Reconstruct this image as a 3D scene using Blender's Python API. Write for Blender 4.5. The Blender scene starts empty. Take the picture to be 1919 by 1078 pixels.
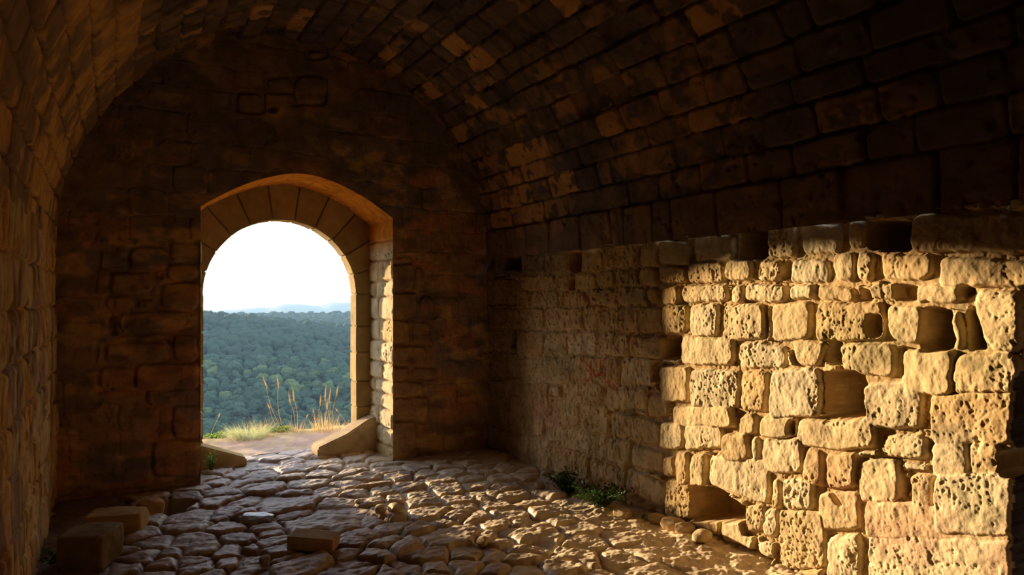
import bpy, bmesh, math, random
import numpy as np
from mathutils import Vector

random.seed(5)
rng = np.random.default_rng(11)
scene = bpy.context.scene
col = scene.collection

# ------------------------------------------------------------------ camera
F_PX, W_PX, H_PX, HORIZON = 1285.0, 1919, 1078, 560.0
YAW = math.atan(750 / F_PX)
CAM_Z = 1.6
camd = bpy.data.cameras.new('camera'); cam = bpy.data.objects.new('camera', camd); col.objects.link(cam)
camd.sensor_width = 36; camd.lens = 36 * F_PX / W_PX
camd.shift_y = (HORIZON - H_PX / 2) / W_PX
camd.clip_start = 0.05; camd.clip_end = 40000
cam.location = (0, 0, CAM_Z); cam.rotation_euler = (math.pi / 2, 0, -YAW)
scene.camera = cam

# ------------------------------------------------------------------ view
vs = scene.view_settings
scene.display_settings.display_device = 'sRGB'
vs.view_transform = 'Standard'; vs.look = 'None'; vs.gamma = 1; vs.use_curve_mapping = False
vs.exposure = 0.0
scene.cycles.max_bounces = 10
scene.cycles.diffuse_bounces = 6
scene.cycles.volume_bounces = 0
scene.cycles.sample_clamp_indirect = 6
scene.cycles.caustics_reflective = False
scene.cycles.caustics_refractive = False

# ------------------------------------------------------------------ sky
world = bpy.data.worlds.new('sky'); scene.world = world; world.use_nodes = True
nt = world.node_tree; nt.nodes.clear()
tc = nt.nodes.new('ShaderNodeTexCoord'); sp = nt.nodes.new('ShaderNodeSeparateXYZ')
rp = nt.nodes.new('ShaderNodeValToRGB'); bg = nt.nodes.new('ShaderNodeBackground'); wo = nt.nodes.new('ShaderNodeOutputWorld')
nt.links.new(tc.outputs['Generated'], sp.inputs[0]); nt.links.new(sp.outputs['Z'], rp.inputs[0])
e = rp.color_ramp.elements
e[0].position = 0.0; e[0].color = (.80, .86, .93, 1)
e[1].position = 1.0; e[1].color = (.7, 1.1, 1.9, 1)
x = e.new(.035); x.color = (.97, .97, .97, 1)
x = e.new(.10); x.color = (2.6, 2.6, 2.7, 1)
x = e.new(.45); x.color = (1.7, 2.0, 2.6, 1)
bg.inputs[1].default_value = 1.15
nt.links.new(rp.outputs[0], bg.inputs[0]); nt.links.new(bg.outputs[0], wo.inputs[0])

# ------------------------------------------------------------------ sun (low, ahead and to the left)
SUN_K, SUN_EL = 0.385, math.radians(5.85)
sd = bpy.data.lights.new('sun', 'SUN'); so = bpy.data.objects.new('sun', sd); col.objects.link(so)
sd.energy = 18.0; sd.color = (1.0, .83, .58); sd.angle = math.radians(2.0)
v = Vector((SUN_K, -1, 0)).normalized(); v.z = -math.tan(SUN_EL)
so.rotation_euler = v.to_track_quat('-Z', 'Y').to_euler(); so.location = (-8, 20, 6)

# ------------------------------------------------------------------ sizes of the hall
XL, XR, YF, ZS = -0.38, 3.5, 6.5, 2.05
CX, CZ, RV = 1.56, 2.05, 1.94
cT, sT = math.cos(YAW), math.sin(YAW)

def ray(px, py):
    u = (px - 960) / F_PX
    return sT + u * cT, cT - u * sT, (HORIZON - py) / F_PX
def on_x(px, py, X=XR):
    a, b, c = ray(px, py); t = X / a; return t * b, CAM_Z + t * c
def on_y(px, py, Y=YF):
    a, b, c = ray(px, py); t = Y / b; return t * a, CAM_Z + t * c
def on_z(px, py, Z=0.0):
    a, b, c = ray(px, py); t = (Z - CAM_Z) / c; return t * a, t * b

# ------------------------------------------------------------------ numpy noise
_tab = np.random.default_rng(3).random(65536).astype(np.float32)
def _h(ix, iy, iz=0):
    return _tab[(ix * 7349 + iy * 19391 + iz * 4057 + ((ix * iy) & 1023)) & 65535]
def noise2(x, y, s=0):
    x = np.asarray(x, np.float32); y = np.asarray(y, np.float32)
    ix = np.floor(x).astype(np.int64); iy = np.floor(y).astype(np.int64)
    fx = x - ix; fy = y - iy
    fx = fx * fx * (3 - 2 * fx); fy = fy * fy * (3 - 2 * fy)
    a = _h(ix, iy, s); b = _h(ix + 1, iy, s); c = _h(ix, iy + 1, s); d = _h(ix + 1, iy + 1, s)
    return (a + (b - a) * fx) * (1 - fy) + (c + (d - c) * fx) * fy
def fbm(x, y, s=0, o=4, g=.5):
    t = 0; am = 1; n = 0; ca, sa = .8, .6
    for k in range(o):
        t = t + am * noise2(x, y, s + 17 * k); n += am; am *= g
        x, y = (x * ca - y * sa) * 2.03 + 5.1, (x * sa + y * ca) * 2.03 - 3.7
    return t / n
def noise3(p, s=0):
    ip = np.floor(p).astype(np.int64); f = p - ip; f = f * f * (3 - 2 * f); r = 0
    for dx in (0, 1):
        for dy in (0, 1):
            for dz in (0, 1):
                w = (f[:, 0] if dx else 1 - f[:, 0]) * (f[:, 1] if dy else 1 - f[:, 1]) * (f[:, 2] if dz else 1 - f[:, 2])
                r = r + w * _h(ip[:, 0] + dx, ip[:, 1] + dy, ip[:, 2] + dz + s)
    return r
def sstep(a, b, x):
    t = np.clip((x - a) / (b - a), 0, 1); return t * t * (3 - 2 * t)

# ------------------------------------------------------------------ stone relief on a grid
def quad(*p):
    """ordered polygon -> half planes (outward normals)"""
    p = [np.array(q, float) for q in p]
    c = sum(p) / len(p); hp = []
    for i in range(len(p)):
        a, b = p[i], p[(i + 1) % len(p)]
        n = np.array([b[1] - a[1], a[0] - b[0]]); L = np.hypot(*n)
        if L < 1e-6: continue
        n = n / L
        if np.dot(n, c - a) > 0: n = -n
        hp.append((n[0], n[1], float(np.dot(n, a))))
    xs = [q[0] for q in p]; ys = [q[1] for q in p]
    return hp, (min(xs), min(ys), max(xs), max(ys))

class Relief:
    def __init__(s, a, b, joint=.04, warp=.010, seed=0, k=70):
        s.a = np.asarray(a, np.float32); s.b = np.asarray(b, np.float32)
        s.A, s.B = np.meshgrid(s.a, s.b, indexing='ij')
        s.seed = seed; s.k = k
        s.WA = s.A + warp * (fbm(s.A * 5, s.B * 5, seed, 3) - .5) * 2 + warp * .8 * (fbm(s.A * 22, s.B * 22, seed + 5, 2) - .5)
        s.WB = s.B + warp * (fbm(s.A * 5, s.B * 5, seed + 9, 3) - .5) * 2 + warp * .8 * (fbm(s.A * 22, s.B * 22, seed + 7, 2) - .5)
        s.H = np.full(s.A.shape, -joint, np.float32) * (.5 + fbm(s.A * 3, s.B * 3, seed + 31, 3)) + .012 * (fbm(s.A * 35, s.B * 35, seed + 3, 2) - .5)
        s.T = np.full(s.A.shape, -1, np.float32)       # random tone of each stone, -1 = mortar
        s.R = np.ones(s.A.shape, np.float32)
    def win(s, bb, m):
        i0, i1 = np.searchsorted(s.a, [bb[0] - m, bb[2] + m]); j0, j1 = np.searchsorted(s.b, [bb[1] - m, bb[3] + m])
        return (slice(i0, i1), slice(j0, j1)) if i1 > i0 and j1 > j0 else None
    def sdf(s, hp, w):
        xa = s.WA[w]; xb = s.WB[w]; k = s.k; acc = 0
        for nx, ny, c in hp: acc = acc + np.exp(np.clip(k * (nx * xa + ny * xb - c), -40, 40))
        return np.log(acc) / k
    def clear(s, poly, depth):
        hp, bb = poly; w = s.win(bb, .06)
        if w is None: return
        d = s.sdf(hp, w); m = d < .022
        base = -depth * (.6 + .8 * fbm(s.A[w] * 4, s.B[w] * 4, s.seed + 77, 2))
        s.H[w] = np.where(m, base, s.H[w]); s.T[w] = np.where(m, -1, s.T[w])
    def stone(s, poly, out=0., depth=.05, r=.028, gap=.006, tone=None, bulge=.012, tilt=.012):
        hp, bb = poly; w = s.win(bb, .05)
        if w is None: return
        d = s.sdf(hp, w) + gap
        t = np.clip(-d / r, 0, 1); prof = np.sqrt(np.clip(1 - (1 - t) ** 2, 0, 1))
        sz = min(bb[2] - bb[0], bb[3] - bb[1])
        h = -depth + (depth + out) * prof + bulge * np.clip(-d / (.5 * sz + 1e-4), 0, 1)
        cx, cy = (bb[0] + bb[2]) / 2, (bb[1] + bb[3]) / 2
        h = h + prof * (random.uniform(-tilt, tilt) * (s.A[w] - cx) / .15 + random.uniform(-tilt, tilt) * (s.B[w] - cy) / .15)
        m = (d < 0) & (h > s.H[w])
        tn = random.random() if tone is None else tone
        s.H[w] = np.where(m, h, s.H[w]); s.T[w] = np.where(m, tn, s.T[w])
    def hole(s, poly, depth=.2, r=.02):
        hp, bb = poly; w = s.win(bb, .03)
        if w is None: return
        d = s.sdf(hp, w); t = sstep(0, r, -d)
        h = -depth * (1 + .15 * (fbm(s.A[w] * 9, s.B[w] * 9, s.seed + 4, 2) - .5))
        s.H[w] = np.where(d < 0, np.minimum(s.H[w], s.H[w] * (1 - t) + h * t), s.H[w])
        s.T[w] = np.where(d < -r, -1, s.T[w])
    def courses(s, rows, lens, b_off=0, a0=None, a1=None, **kw):
        a0 = s.a[0] if a0 is None else a0; a1 = s.a[-1] if a1 is None else a1
        for q in range(len(rows) - 1):
            x = a0 - random.uniform(0, lens[1])
            while x < a1:
                L = random.uniform(*lens)
                if random.random() < .12: L *= .5
                k2 = dict(kw); k2['out'] = kw.get('out', 0) + random.gauss(0, kw.get('depth', .04) * .22)
                j = lambda: random.uniform(-.006, .006)
                s.stone(quad((x + j(), rows[q] + j()), (x + L + j(), rows[q] + j()), (x + L + j(), rows[q + 1] + j()), (x + j(), rows[q + 1] + j())), **k2)
                x += L

def rough(A, B, seed, amp=.006, sc=18, pit=.014, psc=38, lo=.60, stretch=.75, reg=1.0):
    h = amp * 2 * (fbm(A * sc, B * sc * stretch, seed, 4, .55) - .5)
    if pit:
        n = fbm(A * psc, B * psc * stretch, seed + 40, 2, .45)
        n2 = fbm(A * psc * .36, B * psc * .30, seed + 50, 3, .5)
        dens = sstep(.30, .65, fbm(A * 4.1, B * 4.1, seed + 60, 2)) * reg
        h = h - pit * sstep(lo, lo + .17, n) * dens - pit * 1.5 * sstep(.67, .78, n2) * dens
    return h

def set_col(me, C):
    at = me.color_attributes.new('Col', 'FLOAT_COLOR', 'POINT')
    C4 = np.ones((len(C), 4), np.float32); C4[:, :3] = C
    at.data.foreach_set('color', C4.ravel())

def mesh_from(name, V, Fq, mat, C=None, smooth=True, parent=None, kind=None):
    me = bpy.data.meshes.new(name)
    V = np.ascontiguousarray(V, np.float32); Fq = np.ascontiguousarray(Fq, np.int32)
    me.vertices.add(len(V)); me.vertices.foreach_set('co', V.ravel())
    n = Fq.shape[1]
    me.loops.add(Fq.size); me.loops.foreach_set('vertex_index', Fq.ravel())
    me.polygons.add(len(Fq)); me.polygons.foreach_set('loop_start', np.arange(0, Fq.size, n, dtype=np.int32))
    me.update(calc_edges=True)
    if smooth: me.polygons.foreach_set('use_smooth', np.ones(len(Fq), bool))
    if C is not None: set_col(me, C)
    me.materials.append(mat)
    o = bpy.data.objects.new(name, me); col.objects.link(o)
    if parent: o.parent = parent
    if kind: o['kind'] = kind
    return o

def grid_mesh(name, P, mat, C=None, flip=False, keep=None, **kw):
    n, m = P.shape[:2]
    idx = np.arange(n * m).reshape(n, m)
    q = np.stack([idx[:-1, :-1], idx[1:, :-1], idx[1:, 1:], idx[:-1, 1:]], -1)
    if flip: q = q[..., ::-1]
    if keep is not None: q = q[keep[:-1, :-1] & keep[1:, :-1] & keep[1:, 1:] & keep[:-1, 1:]]
    q = q.reshape(-1, 4); V = P.reshape(-1, 3); Cc = None if C is None else C.reshape(-1, 3)
    used = np.zeros(len(V), bool); used[q.ravel()] = True
    mp = np.cumsum(used) - 1
    return mesh_from(name, V[used], mp[q], mat, None if Cc is None else Cc[used], **kw)

def tag(o, label=None, cat=None, group=None, kind=None):
    if label: o['label'] = label
    if cat: o['category'] = cat
    if group: o['group'] = group
    if kind: o['kind'] = kind
    return o

# ------------------------------------------------------------------ materials
def nodes(name):
    m = bpy.data.materials.new(name); m.use_nodes = True
    t = m.node_tree; b = t.nodes['Principled BSDF']; return m, t, b
def stone_mat(name, rough_=.95, bump=.35, scale=55, var=.28, spec=.04):
    m, t, b = nodes(name); L = t.links.new
    at = t.nodes.new('ShaderNodeAttribute'); at.attribute_name = 'Col'
    tcd = t.nodes.new('ShaderNodeTexCoord')
    n1 = t.nodes.new('ShaderNodeTexNoise'); n1.inputs['Scale'].default_value = scale; n1.inputs['Detail'].default_value = 5
    n2 = t.nodes.new('ShaderNodeTexNoise'); n2.inputs['Scale'].default_value = scale * .16; n2.inputs['Detail'].default_value = 6; n2.inputs['Roughness'].default_value = .65
    L(tcd.outputs['Object'], n1.inputs['Vector']); L(tcd.outputs['Object'], n2.inputs['Vector'])
    r = t.nodes.new('ShaderNodeMapRange'); r.inputs['From Min'].default_value = .3; r.inputs['From Max'].default_value = .7
    r.inputs['To Min'].default_value = 1 - var; r.inputs['To Max'].default_value = 1 + var
    L(n2.outputs['Fac'], r.inputs['Value'])
    mx = t.nodes.new('ShaderNodeVectorMath'); mx.operation = 'SCALE'
    L(at.outputs['Color'], mx.inputs[0]); L(r.outputs[0], mx.inputs['Scale'])
    L(mx.outputs[0], b.inputs['Base Color'])
    b.inputs['Roughness'].default_value = rough_; b.inputs['Specular IOR Level'].default_value = spec
    bp = t.nodes.new('ShaderNodeBump'); bp.inputs['Strength'].default_value = bump; bp.inputs['Distance'].default_value = .01
    L(n1.outputs['Fac'], bp.inputs['Height']); L(bp.outputs[0], b.inputs['Normal'])
    return m
def plain_mat(name, c, rough_=.8, scale=20, var=.3, spec=.2, trans=0., c2=None):
    m, t, b = nodes(name); L = t.links.new
    tcd = t.nodes.new('ShaderNodeTexCoord'); n = t.nodes.new('ShaderNodeTexNoise'); n.inputs['Scale'].default_value = scale; n.inputs['Detail'].default_value = 4
    L(tcd.outputs['Object'], n.inputs['Vector'])
    rr = t.nodes.new('ShaderNodeValToRGB'); rr.color_ramp.elements[0].position = .3; rr.color_ramp.elements[1].position = .7
    c2 = c2 or tuple(min(1, q * (1 + var)) for q in c); c1 = tuple(q * (1 - var) for q in c)
    rr.color_ramp.elements[0].color = (*c1, 1); rr.color_ramp.elements[1].color = (*c2, 1)
    L(n.outputs['Fac'], rr.inputs[0]); L(rr.outputs[0], b.inputs['Base Color'])
    b.inputs['Roughness'].default_value = rough_; b.inputs['Specular IOR Level'].default_value = spec
    if trans:
        tr = t.nodes.new('ShaderNodeBsdfTranslucent'); L(rr.outputs[0], tr.inputs['Color'])
        mix = t.nodes.new('ShaderNodeMixShader'); mix.inputs[0].default_value = trans
        out = t.nodes['Material Output']; L(b.outputs[0], mix.inputs[1]); L(tr.outputs[0], mix.inputs[2]); L(mix.outputs[0], out.inputs['Surface'])
    return m
M_wall = stone_mat('sandstone_masonry')
M_vault = stone_mat('sooty_masonry', scale=45, bump=.3)
M_floor = stone_mat('worn_paving', rough_=.62, bump=.3, scale=60, spec=.35, var=.22)
M_earth = stone_mat('dry_earth', rough_=.95, bump=.5, scale=30)
M_block = stone_mat('loose_stone', scale=40, bump=.35)

SAND = np.array([.50, .37, .19]); PALE = np.array([.55, .44, .26]); OCHRE = np.array([.42, .25, .09])
SOOT_AND_SHADE = np.array([.098, .073, .064]); BROWN = np.array([.20, .115, .06]); GREY = np.array([.40, .34, .22]); PINK = np.array([.52, .30, .19])
def mixc(C, c2, f): return C * (1 - f[..., None]) + np.asarray(c2) * f[..., None]
def flat(c, shape): return np.broadcast_to(np.asarray(c, float), shape + (3,)).copy()

# ================================================================== RIGHT WALL
CR = {'A': (1200, 380, 360 / 1919), 'B': (1559, 380, 360 / 1919), 'C': (1200, 560, 360 / 1919), 'D': (1559, 560, 360 / 1919),
      'I': (1220, 680, 699 / 1893), 'G': (900, 560, 360 / 970), 'H': (860, 380, 440 / 1186), 'J': (0, 380, 420 / 781), 'K': (700, 400, 300 / 647),
      'L': (380, 0, 580 / 1895)}
def trace(k, s, proj):
    """'x0 y0 x1 y1' boxes or 8-number quads, as seen in a detail of the photograph, laid on the wall's own plane"""
    ox, oy, sc = CR[k]; out = []
    for it in s.split(','):
        n = [float(q) for q in it.split()]
        if len(n) == 4: n = [n[0], n[1], n[2], n[1], n[2], n[3], n[0], n[3]]
        out.append(quad(*[proj(ox + sc * n[i], oy + sc * n[i + 1]) for i in range(0, len(n), 2)]))
    return out
ya = np.concatenate([np.arange(-3.2, 1.2, .05), np.arange(1.2, 4.6, .0045), np.arange(4.6, 6.66, .006)])
za = np.arange(-.25, 2.075, .0048)
Rw = Relief(ya, za, joint=.026, seed=1, warp=.021, k=62)
Rw.courses([-.3, 0, .24, .46, .7, .9, 1.13, 1.38, 1.6, 1.82, 2.1], (.2, .5), depth=.03, r=.02, bulge=.004)
S = []
S += trace('A', '0 300 180 650,180 370 480 630,525 320 910 590,1245 215 1530 570,1580 190 2000 520', on_x)
S += trace('B', '150 160 340 480,785 110 2300 510', on_x)
S += trace('A', '-10 660 170 830,190 640 460 800,465 600 820 810,830 580 1100 800,1155 590 1390 800,1490 570 1880 820', on_x)
S += trace('B', '5 500 240 790,250 510 430 780,500 510 1000 770,1070 560 2300 850', on_x)
S += trace('A', '200 830 370 1030,395 820 840 1000,890 840 1040 1010,1050 820 1460 1000,1490 830 1735 980,1745 830 2130 980', on_x)
S += trace('B', '800 810 1330 1000', on_x)
S += trace('D', '1380 30 1419 -90 1880 -90 1880 580,1380 0 1880 -90 1850 580 1530 540', on_x)
S += trace('C', '200 60 445 360,485 50 765 370,815 60 1245 420,1315 40 1700 410', on_x)
S += trace('D', '-160 20 510 420,520 50 900 60 900 470 560 400,1195 110 1300 540,60 450 620 450 620 800 90 740,680 510 1240 960,1240 560 1870 960', on_x)
S += trace('C', '85 380 215 600,390 370 920 660,960 440 1450 690,1490 410 1850 410 1780 700 1560 700', on_x)
S += trace('I', '40 20 195 200,205 30 440 230,445 40 580 250,595 35 850 280,1075 100 1370 340,1410 150 1865 420', on_x)
S += trace('I', '100 220 415 330,435 260 530 370,545 270 735 380,740 290 1140 440,45 300 160 440,165 315 360 450,360 360 490 510,500 375 545 520,560 385 775 560,790 430 870 450 870 640 755 600,890 450 1040 650,1165 370 1400 500,1410 390 1600 590,1610 400 1780 600', on_x)
S += trace('I', '60 470 120 580,125 450 190 620,200 470 270 640,290 480 600 490 590 730 290 620,610 590 660 760,665 590 820 760,1045 500 1260 730,1320 570 1430 770,1430 560 1850 870', on_x)
S += trace('I', '70 590 200 790,475 720 570 870,560 750 640 900,640 760 880 1060,840 660 1060 850,1080 720 1840 900,880 870 1050 1160,1085 880 1840 1260,640 1060 880 1300,880 1170 1080 1400,1085 1265 1840 1480', on_x)
S += trace('G', '200 45 315 155,325 45 515 155,530 40 690 160,695 40 910 170,40 50 195 150,185 165 315 290,320 165 440 290,445 170 585 290,600 180 750 290,755 185 915 300,65 165 145 260,0 160 60 260', on_x)
S += trace('G', '200 300 450 430,455 300 690 450,700 300 880 450,60 270 135 390,140 280 195 390,205 430 345 590,365 510 500 640,505 540 640 680,415 430 620 530,625 460 835 560,840 490 940 600,50 410 115 480,120 400 200 480,30 490 130 600,150 490 200 660,225 590 320 690,330 600 415 720', on_x)
S += trace('G', '415 645 590 700 585 800 415 745,650 565 900 625 900 740 655 690,250 690 350 720 345 860 250 850,365 730 555 800 550 910 365 850,600 700 745 735 740 850 600 800,755 735 925 770 920 880 755 850,560 820 720 870 715 965 560 890,735 855 925 940 920 1060 725 970,130 680 240 700 240 850 130 800', on_x)
S += trace('H', '315 265 430 355,435 260 545 350,615 240 725 345,730 225 890 330,920 165 985 160 1000 330 940 330,140 330 190 375,240 335 300 390,305 370 395 440,400 365 485 440,490 365 550 440,585 355 695 435,705 345 785 425,795 345 895 425,900 340 1005 430,310 440 345 515,365 445 405 520,415 445 500 525,510 445 555 525,560 450 645 520,655 435 795 515,805 430 945 515,955 430 1010 510,120 390 300 510', on_x)
for q in S:
    Rw.clear(q, .034 if q[1][0] < 3.9 else .012)
for q in S:
    near = q[1][0] < 3.9; s_n = random.random()
    Rw.stone(q, out=random.uniform(-.010, .008) if near else random.uniform(-.005, .005), depth=.07 if near else .03, r=.020 if near else .014, bulge=.006 if near else .003, tilt=.009 if near else .005, gap=-.003 if near else -.002)
for k, s_, dp in [('A', '930 200 1240 590', .35), ('B', '340 150 780 500', .38), ('D', '870 70 1200 540', .30), ('D', '1310 60 1400 60 1520 550 1310 550', .26),
               ('I', '860 50 1070 40 1115 295 860 280', .34), ('I', '195 618 330 632 470 722 465 825 195 800', .36), ('C', '215 370 390 620', .22), ('C', '1860 400 2010 400 2010 700 1800 660', .2),
               ('I', '1250 540 1310 560 1310 740 1250 700', .09), ('H', '550 245 615 350,140 270 190 320,230 270 315 350', .22), ('G', '150 150 182 255', .18), ('B', '570 790 850 990', .09),
               ('B', '1250 800 1420 960', .10), ('D', '330 120 500 400', .08), ('C', '95 610 180 860', .10), ('D', '640 440 730 830', .11), ('A', '1385 580 1490 790', .10), ('B', '240 830 400 980', .08),
               ('H', '560 370 590 440', .08), ('I', '845 620 900 640 1000 740 940 740', .12), ('I', '690 280 735 280 735 385 690 385', .07), ('I', '1750 450 1860 430 1900 610 1770 600', .5)]:
    for q in trace(k, s_, on_x): Rw.hole(q, dp)
A, B = Rw.A, Rw.B
lit = sstep(4.3, 3.6, A)
pv = np.where(Rw.T < 0, .8, .12 + .8 * np.modf(np.maximum(Rw.T, 0) * 7.3)[0])
Rw.H += rough(A, B, 21, amp=.006, sc=17, pit=.009, psc=78, lo=.60, reg=(.35 + .65 * lit) * pv)
Rw.H += .012 * (fbm(A * 7, B * 6, 23, 3) - .5) + .005 * (fbm(A * 45, B * 28, 25, 2) - .5)
Rw.H += (1 - lit) * (.020 * (fbm(A * 34, B * 13, 90, 3) - .5) + .022 * (fbm(A * 6, B * 7, 92, 3) - .5) - .010 * sstep(.60, .72, fbm(A * 48, B * 30, 94, 2)))
# recess beyond the end of the wall, towards the viewer
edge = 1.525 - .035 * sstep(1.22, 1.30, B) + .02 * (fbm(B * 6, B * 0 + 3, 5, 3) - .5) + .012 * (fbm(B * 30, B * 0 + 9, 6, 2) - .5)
Rw.H = np.where(B > 2.048, -.045, Rw.H)
rec = (A < edge) & (A > .55) & (B < 1.66)
Rw.H = np.where(rec, -1.6 + .02 * fbm(A * 8, B * 8, 2, 2), Rw.H)
rnd = sstep(.03, 0, A - edge) * (B < 1.66) * (A >= edge)
Rw.H -= .03 * rnd ** 2
T = Rw.T
C = flat(SAND, A.shape)
C = mixc(C, PALE, sstep(.5, .95, T)); C = mixc(C, OCHRE, .45 * sstep(.35, .0, np.where(T < 0, .3, T)))
C = mixc(C, GREY, .55 * sstep(.5, .75, fbm(A * 2.2, B * 2.2, 71, 3)))
C = mixc(C, PINK, .5 * sstep(.60, .72, fbm(A * 1.9 + 4, B * 1.9, 72, 3)) * sstep(1.0, .3, B))
C = mixc(C, [.33, .21, .09], (.25 + .35 * lit) * (T < 0)); C = mixc(C, SOOT_AND_SHADE * .7, 1. * ((A < edge + .012) & (B < 1.66)))  # darker mortar; recess and its side face painted dark as shade
C = C * (1 + .28 * sstep(3.7, 4.1, A) * sstep(5.9, 5.4, A))[..., None]  # middle stretch lightened, soft light from the door put into the colour
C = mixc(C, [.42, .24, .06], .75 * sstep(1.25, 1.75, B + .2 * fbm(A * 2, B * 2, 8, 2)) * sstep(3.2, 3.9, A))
C = mixc(C, BROWN * .8, .85 * sstep(5.45, 6.1, A + .35 * (fbm(A * 3, B * 3, 14, 3) - .5)))  # far end browned, shade of the corner put into the colour
C = mixc(C, SOOT_AND_SHADE * 1.3, .75 * sstep(1.80, 1.88, B + .02 * fbm(A * 9, B * 9, 15, 2)) * sstep(4.7, 5.6, A))
# green-grey lichen low down and the faded red paint strokes
C = mixc(C, [.25, .24, .11], .35 * sstep(.62, .75, fbm(A * 3, B * 3, 44, 3)))
def stroke(C, pts, w, c, f):
    for i in range(len(pts) - 1):
        a = np.array(pts[i]); b = np.array(pts[i + 1]); ab = b - a
        t = np.clip(((A - a[0]) * ab[0] + (B - a[1]) * ab[1]) / (ab @ ab), 0, 1)
        d = np.hypot(A - a[0] - t * ab[0], B - a[1] - t * ab[1])
        C = mixc(C, c, f * sstep(w, w * .4, d) * sstep(.35, .6, fbm(A * 30, B * 30, 61, 2)))
    return C
g = lambda x_, y_: on_x(900 + .3711 * x_, 560 + .3711 * y_)
for st in [[(515, 305), (560, 345), (600, 365), (640, 420), (670, 460)], [(630, 305), (590, 330), (560, 385), (530, 430)], [(560, 380), (590, 390), (625, 375)], [(575, 320), (580, 380)], [(600, 330), (640, 350)], [(520, 350), (550, 365)]]:
    C = stroke(C, [g(*p) for p in st], .016, (.62, .10, .07), .8)
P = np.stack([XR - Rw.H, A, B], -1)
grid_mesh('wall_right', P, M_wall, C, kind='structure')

# ================================================================== VAULT
phis = [-1.5, 8.2, 13.8, 19.7, 24.4, 30.3, 36.5, 42.3, 47, 51.5, 57.5, 63.8, 68, 72.2, 77.5, 82.6, 87.7, 92.5, 97.2, 102.5, 108, 114, 119, 124.5, 130.5, 136, 142, 148, 154, 160, 165.2, 170.3, 176, 181.5]
yv = np.concatenate([np.arange(-3.2, .8, .06), np.arange(.8, 6.62, .0095)])
sv = np.arange(-.03, math.pi * RV + .03, .0095)
V_ = Relief(yv, sv, joint=.035, seed=200, warp=.010, k=80)
rows = [math.radians(p) * RV for p in phis]
def vy(px, ph):      # where a joint seen at px crosses the course at angle ph
    u = (px - 960) / F_PX; ax, ay = sT + u * cT, cT - u * sT
    return (CX + RV * math.cos(ph)) / ax * ay
JN = {0: [951, 990, 1032, 1092, 1146, 1172, 1227, 1262, 1344, 1466, 1579, 1757, 1905],
      1: [923, 949, 979, 1018, 1062, 1113, 1177, 1234, 1311, 1399, 1486, 1621, 1714, 1885],
      2: [938, 973, 997, 1029, 1081, 1118, 1142, 1202, 1262, 1352, 1433, 1529, 1648, 1757, 1885],
      3: [915, 946, 975, 1022, 1083, 1147, 1211, 1288, 1394, 1486, 1618, 1774, 1900],
      4: [908, 946, 986, 1027, 1049, 1119, 1162, 1237, 1322, 1394, 1497, 1629, 1783, 1900]}
tones = {(0, 9): .4, (1, 2): .95, (2, 3): .9, (2, 1): .85, (3, 1): .93, (4, 1): .97, (4, 2): .96, (4, 5): .8, (3, 2): .88, (1, 1): .8, (1, 0): .8, (1, 3): .75, (2, 0): .8}
for q in range(len(rows) - 1):
    left = phis[q] > 140
    dep = .04 if q == 0 else (.03 if phis[q] < 100 else .028)
    js = []
    if q in JN:
        pm = math.radians((phis[q] + phis[q + 1]) / 2)
        js = sorted(vy(p_, pm) for p_ in JN[q])
    lo = js[0] if js else -3.3; hi = js[-1] if js else -3.3
    segs = [(js[i], js[i + 1], (q, len(js) - 2 - i)) for i in range(len(js) - 1)]
    y = -3.3 if not js else hi
    while y < 6.7:
        L = random.uniform(.17, .42) if not left else random.uniform(.3, .62)
        segs.append((y, y + L, None)); y += L
    if js:
        y = lo
        while y > -3.3: L = random.uniform(.2, .5); segs.append((y - L, y, None)); y -= L
    for a0, a1, key in segs:
        j = lambda: random.uniform(-.007, .007)
        tn = tones.get(key, random.random() ** 1.6 * .75) if key else random.random() ** (1.3 if phis[q] > 60 else 2.2)
        miss = -.05 if (random.random() < .05 and 30 < phis[q] < 140) else 0
        V_.stone(quad((a0 + j(), rows[q] + j()), (a1 + j(), rows[q] + j()), (a1 + j(), rows[q + 1] + j()), (a0 + j(), rows[q + 1] + j())),
                 out=random.gauss(0, .010 if not left else .004) + miss + (.015 if q == 0 else 0), depth=.018 if left else dep + .008 * (phis[q] > 60), r=.012, bulge=.003, tilt=.008 if not left else .001, gap=.004 if not left else .009, tone=tn)
A, B = V_.A, V_.B; PH = B / RV
V_.H += rough(A, B, 221, amp=.008, sc=14, pit=.012, psc=26, lo=.6, reg=sstep(2.5, 1.9, PH) * .8)
T = V_.T
C = flat(BROWN, A.shape)
n1 = fbm(A * 1.3, B * 1.3, 301, 4); n2 = fbm(A * 7, B * 7, 303, 3)
soot = .25 + .75 * sstep(.40, .58, n1 + .25 * (n2 - .5))
C = mixc(C, [.50, .25, .075], sstep(.50, .9, T) * .85)
n3 = fbm(A * 11, B * 11, 305, 3)
C = mixc(C, SOOT_AND_SHADE, soot * sstep(.92, .45, T) * .92)
C = mixc(C, SOOT_AND_SHADE * .9, .85 * sstep(.52, .62, n3) * sstep(2.6, 2.2, PH))
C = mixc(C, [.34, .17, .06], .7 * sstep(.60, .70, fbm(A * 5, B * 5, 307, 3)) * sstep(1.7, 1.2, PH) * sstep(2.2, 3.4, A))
C = mixc(C, SOOT_AND_SHADE * .55, .8 * sstep(3.4, 1.6, A) * sstep(.12, .45, PH) * sstep(2.2, 1.5, PH) * sstep(.98, .8, T))  # upper right darkens towards the viewer, soot and shade both in the colour
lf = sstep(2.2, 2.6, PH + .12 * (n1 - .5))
C = C * (1 - lf[..., None]) + lf[..., None] * mixc(flat([.50, .265, .08], A.shape), SOOT_AND_SHADE * 1.2, .7 * sstep(.45, .58, n1 * .6 + n2 * .4))
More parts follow.
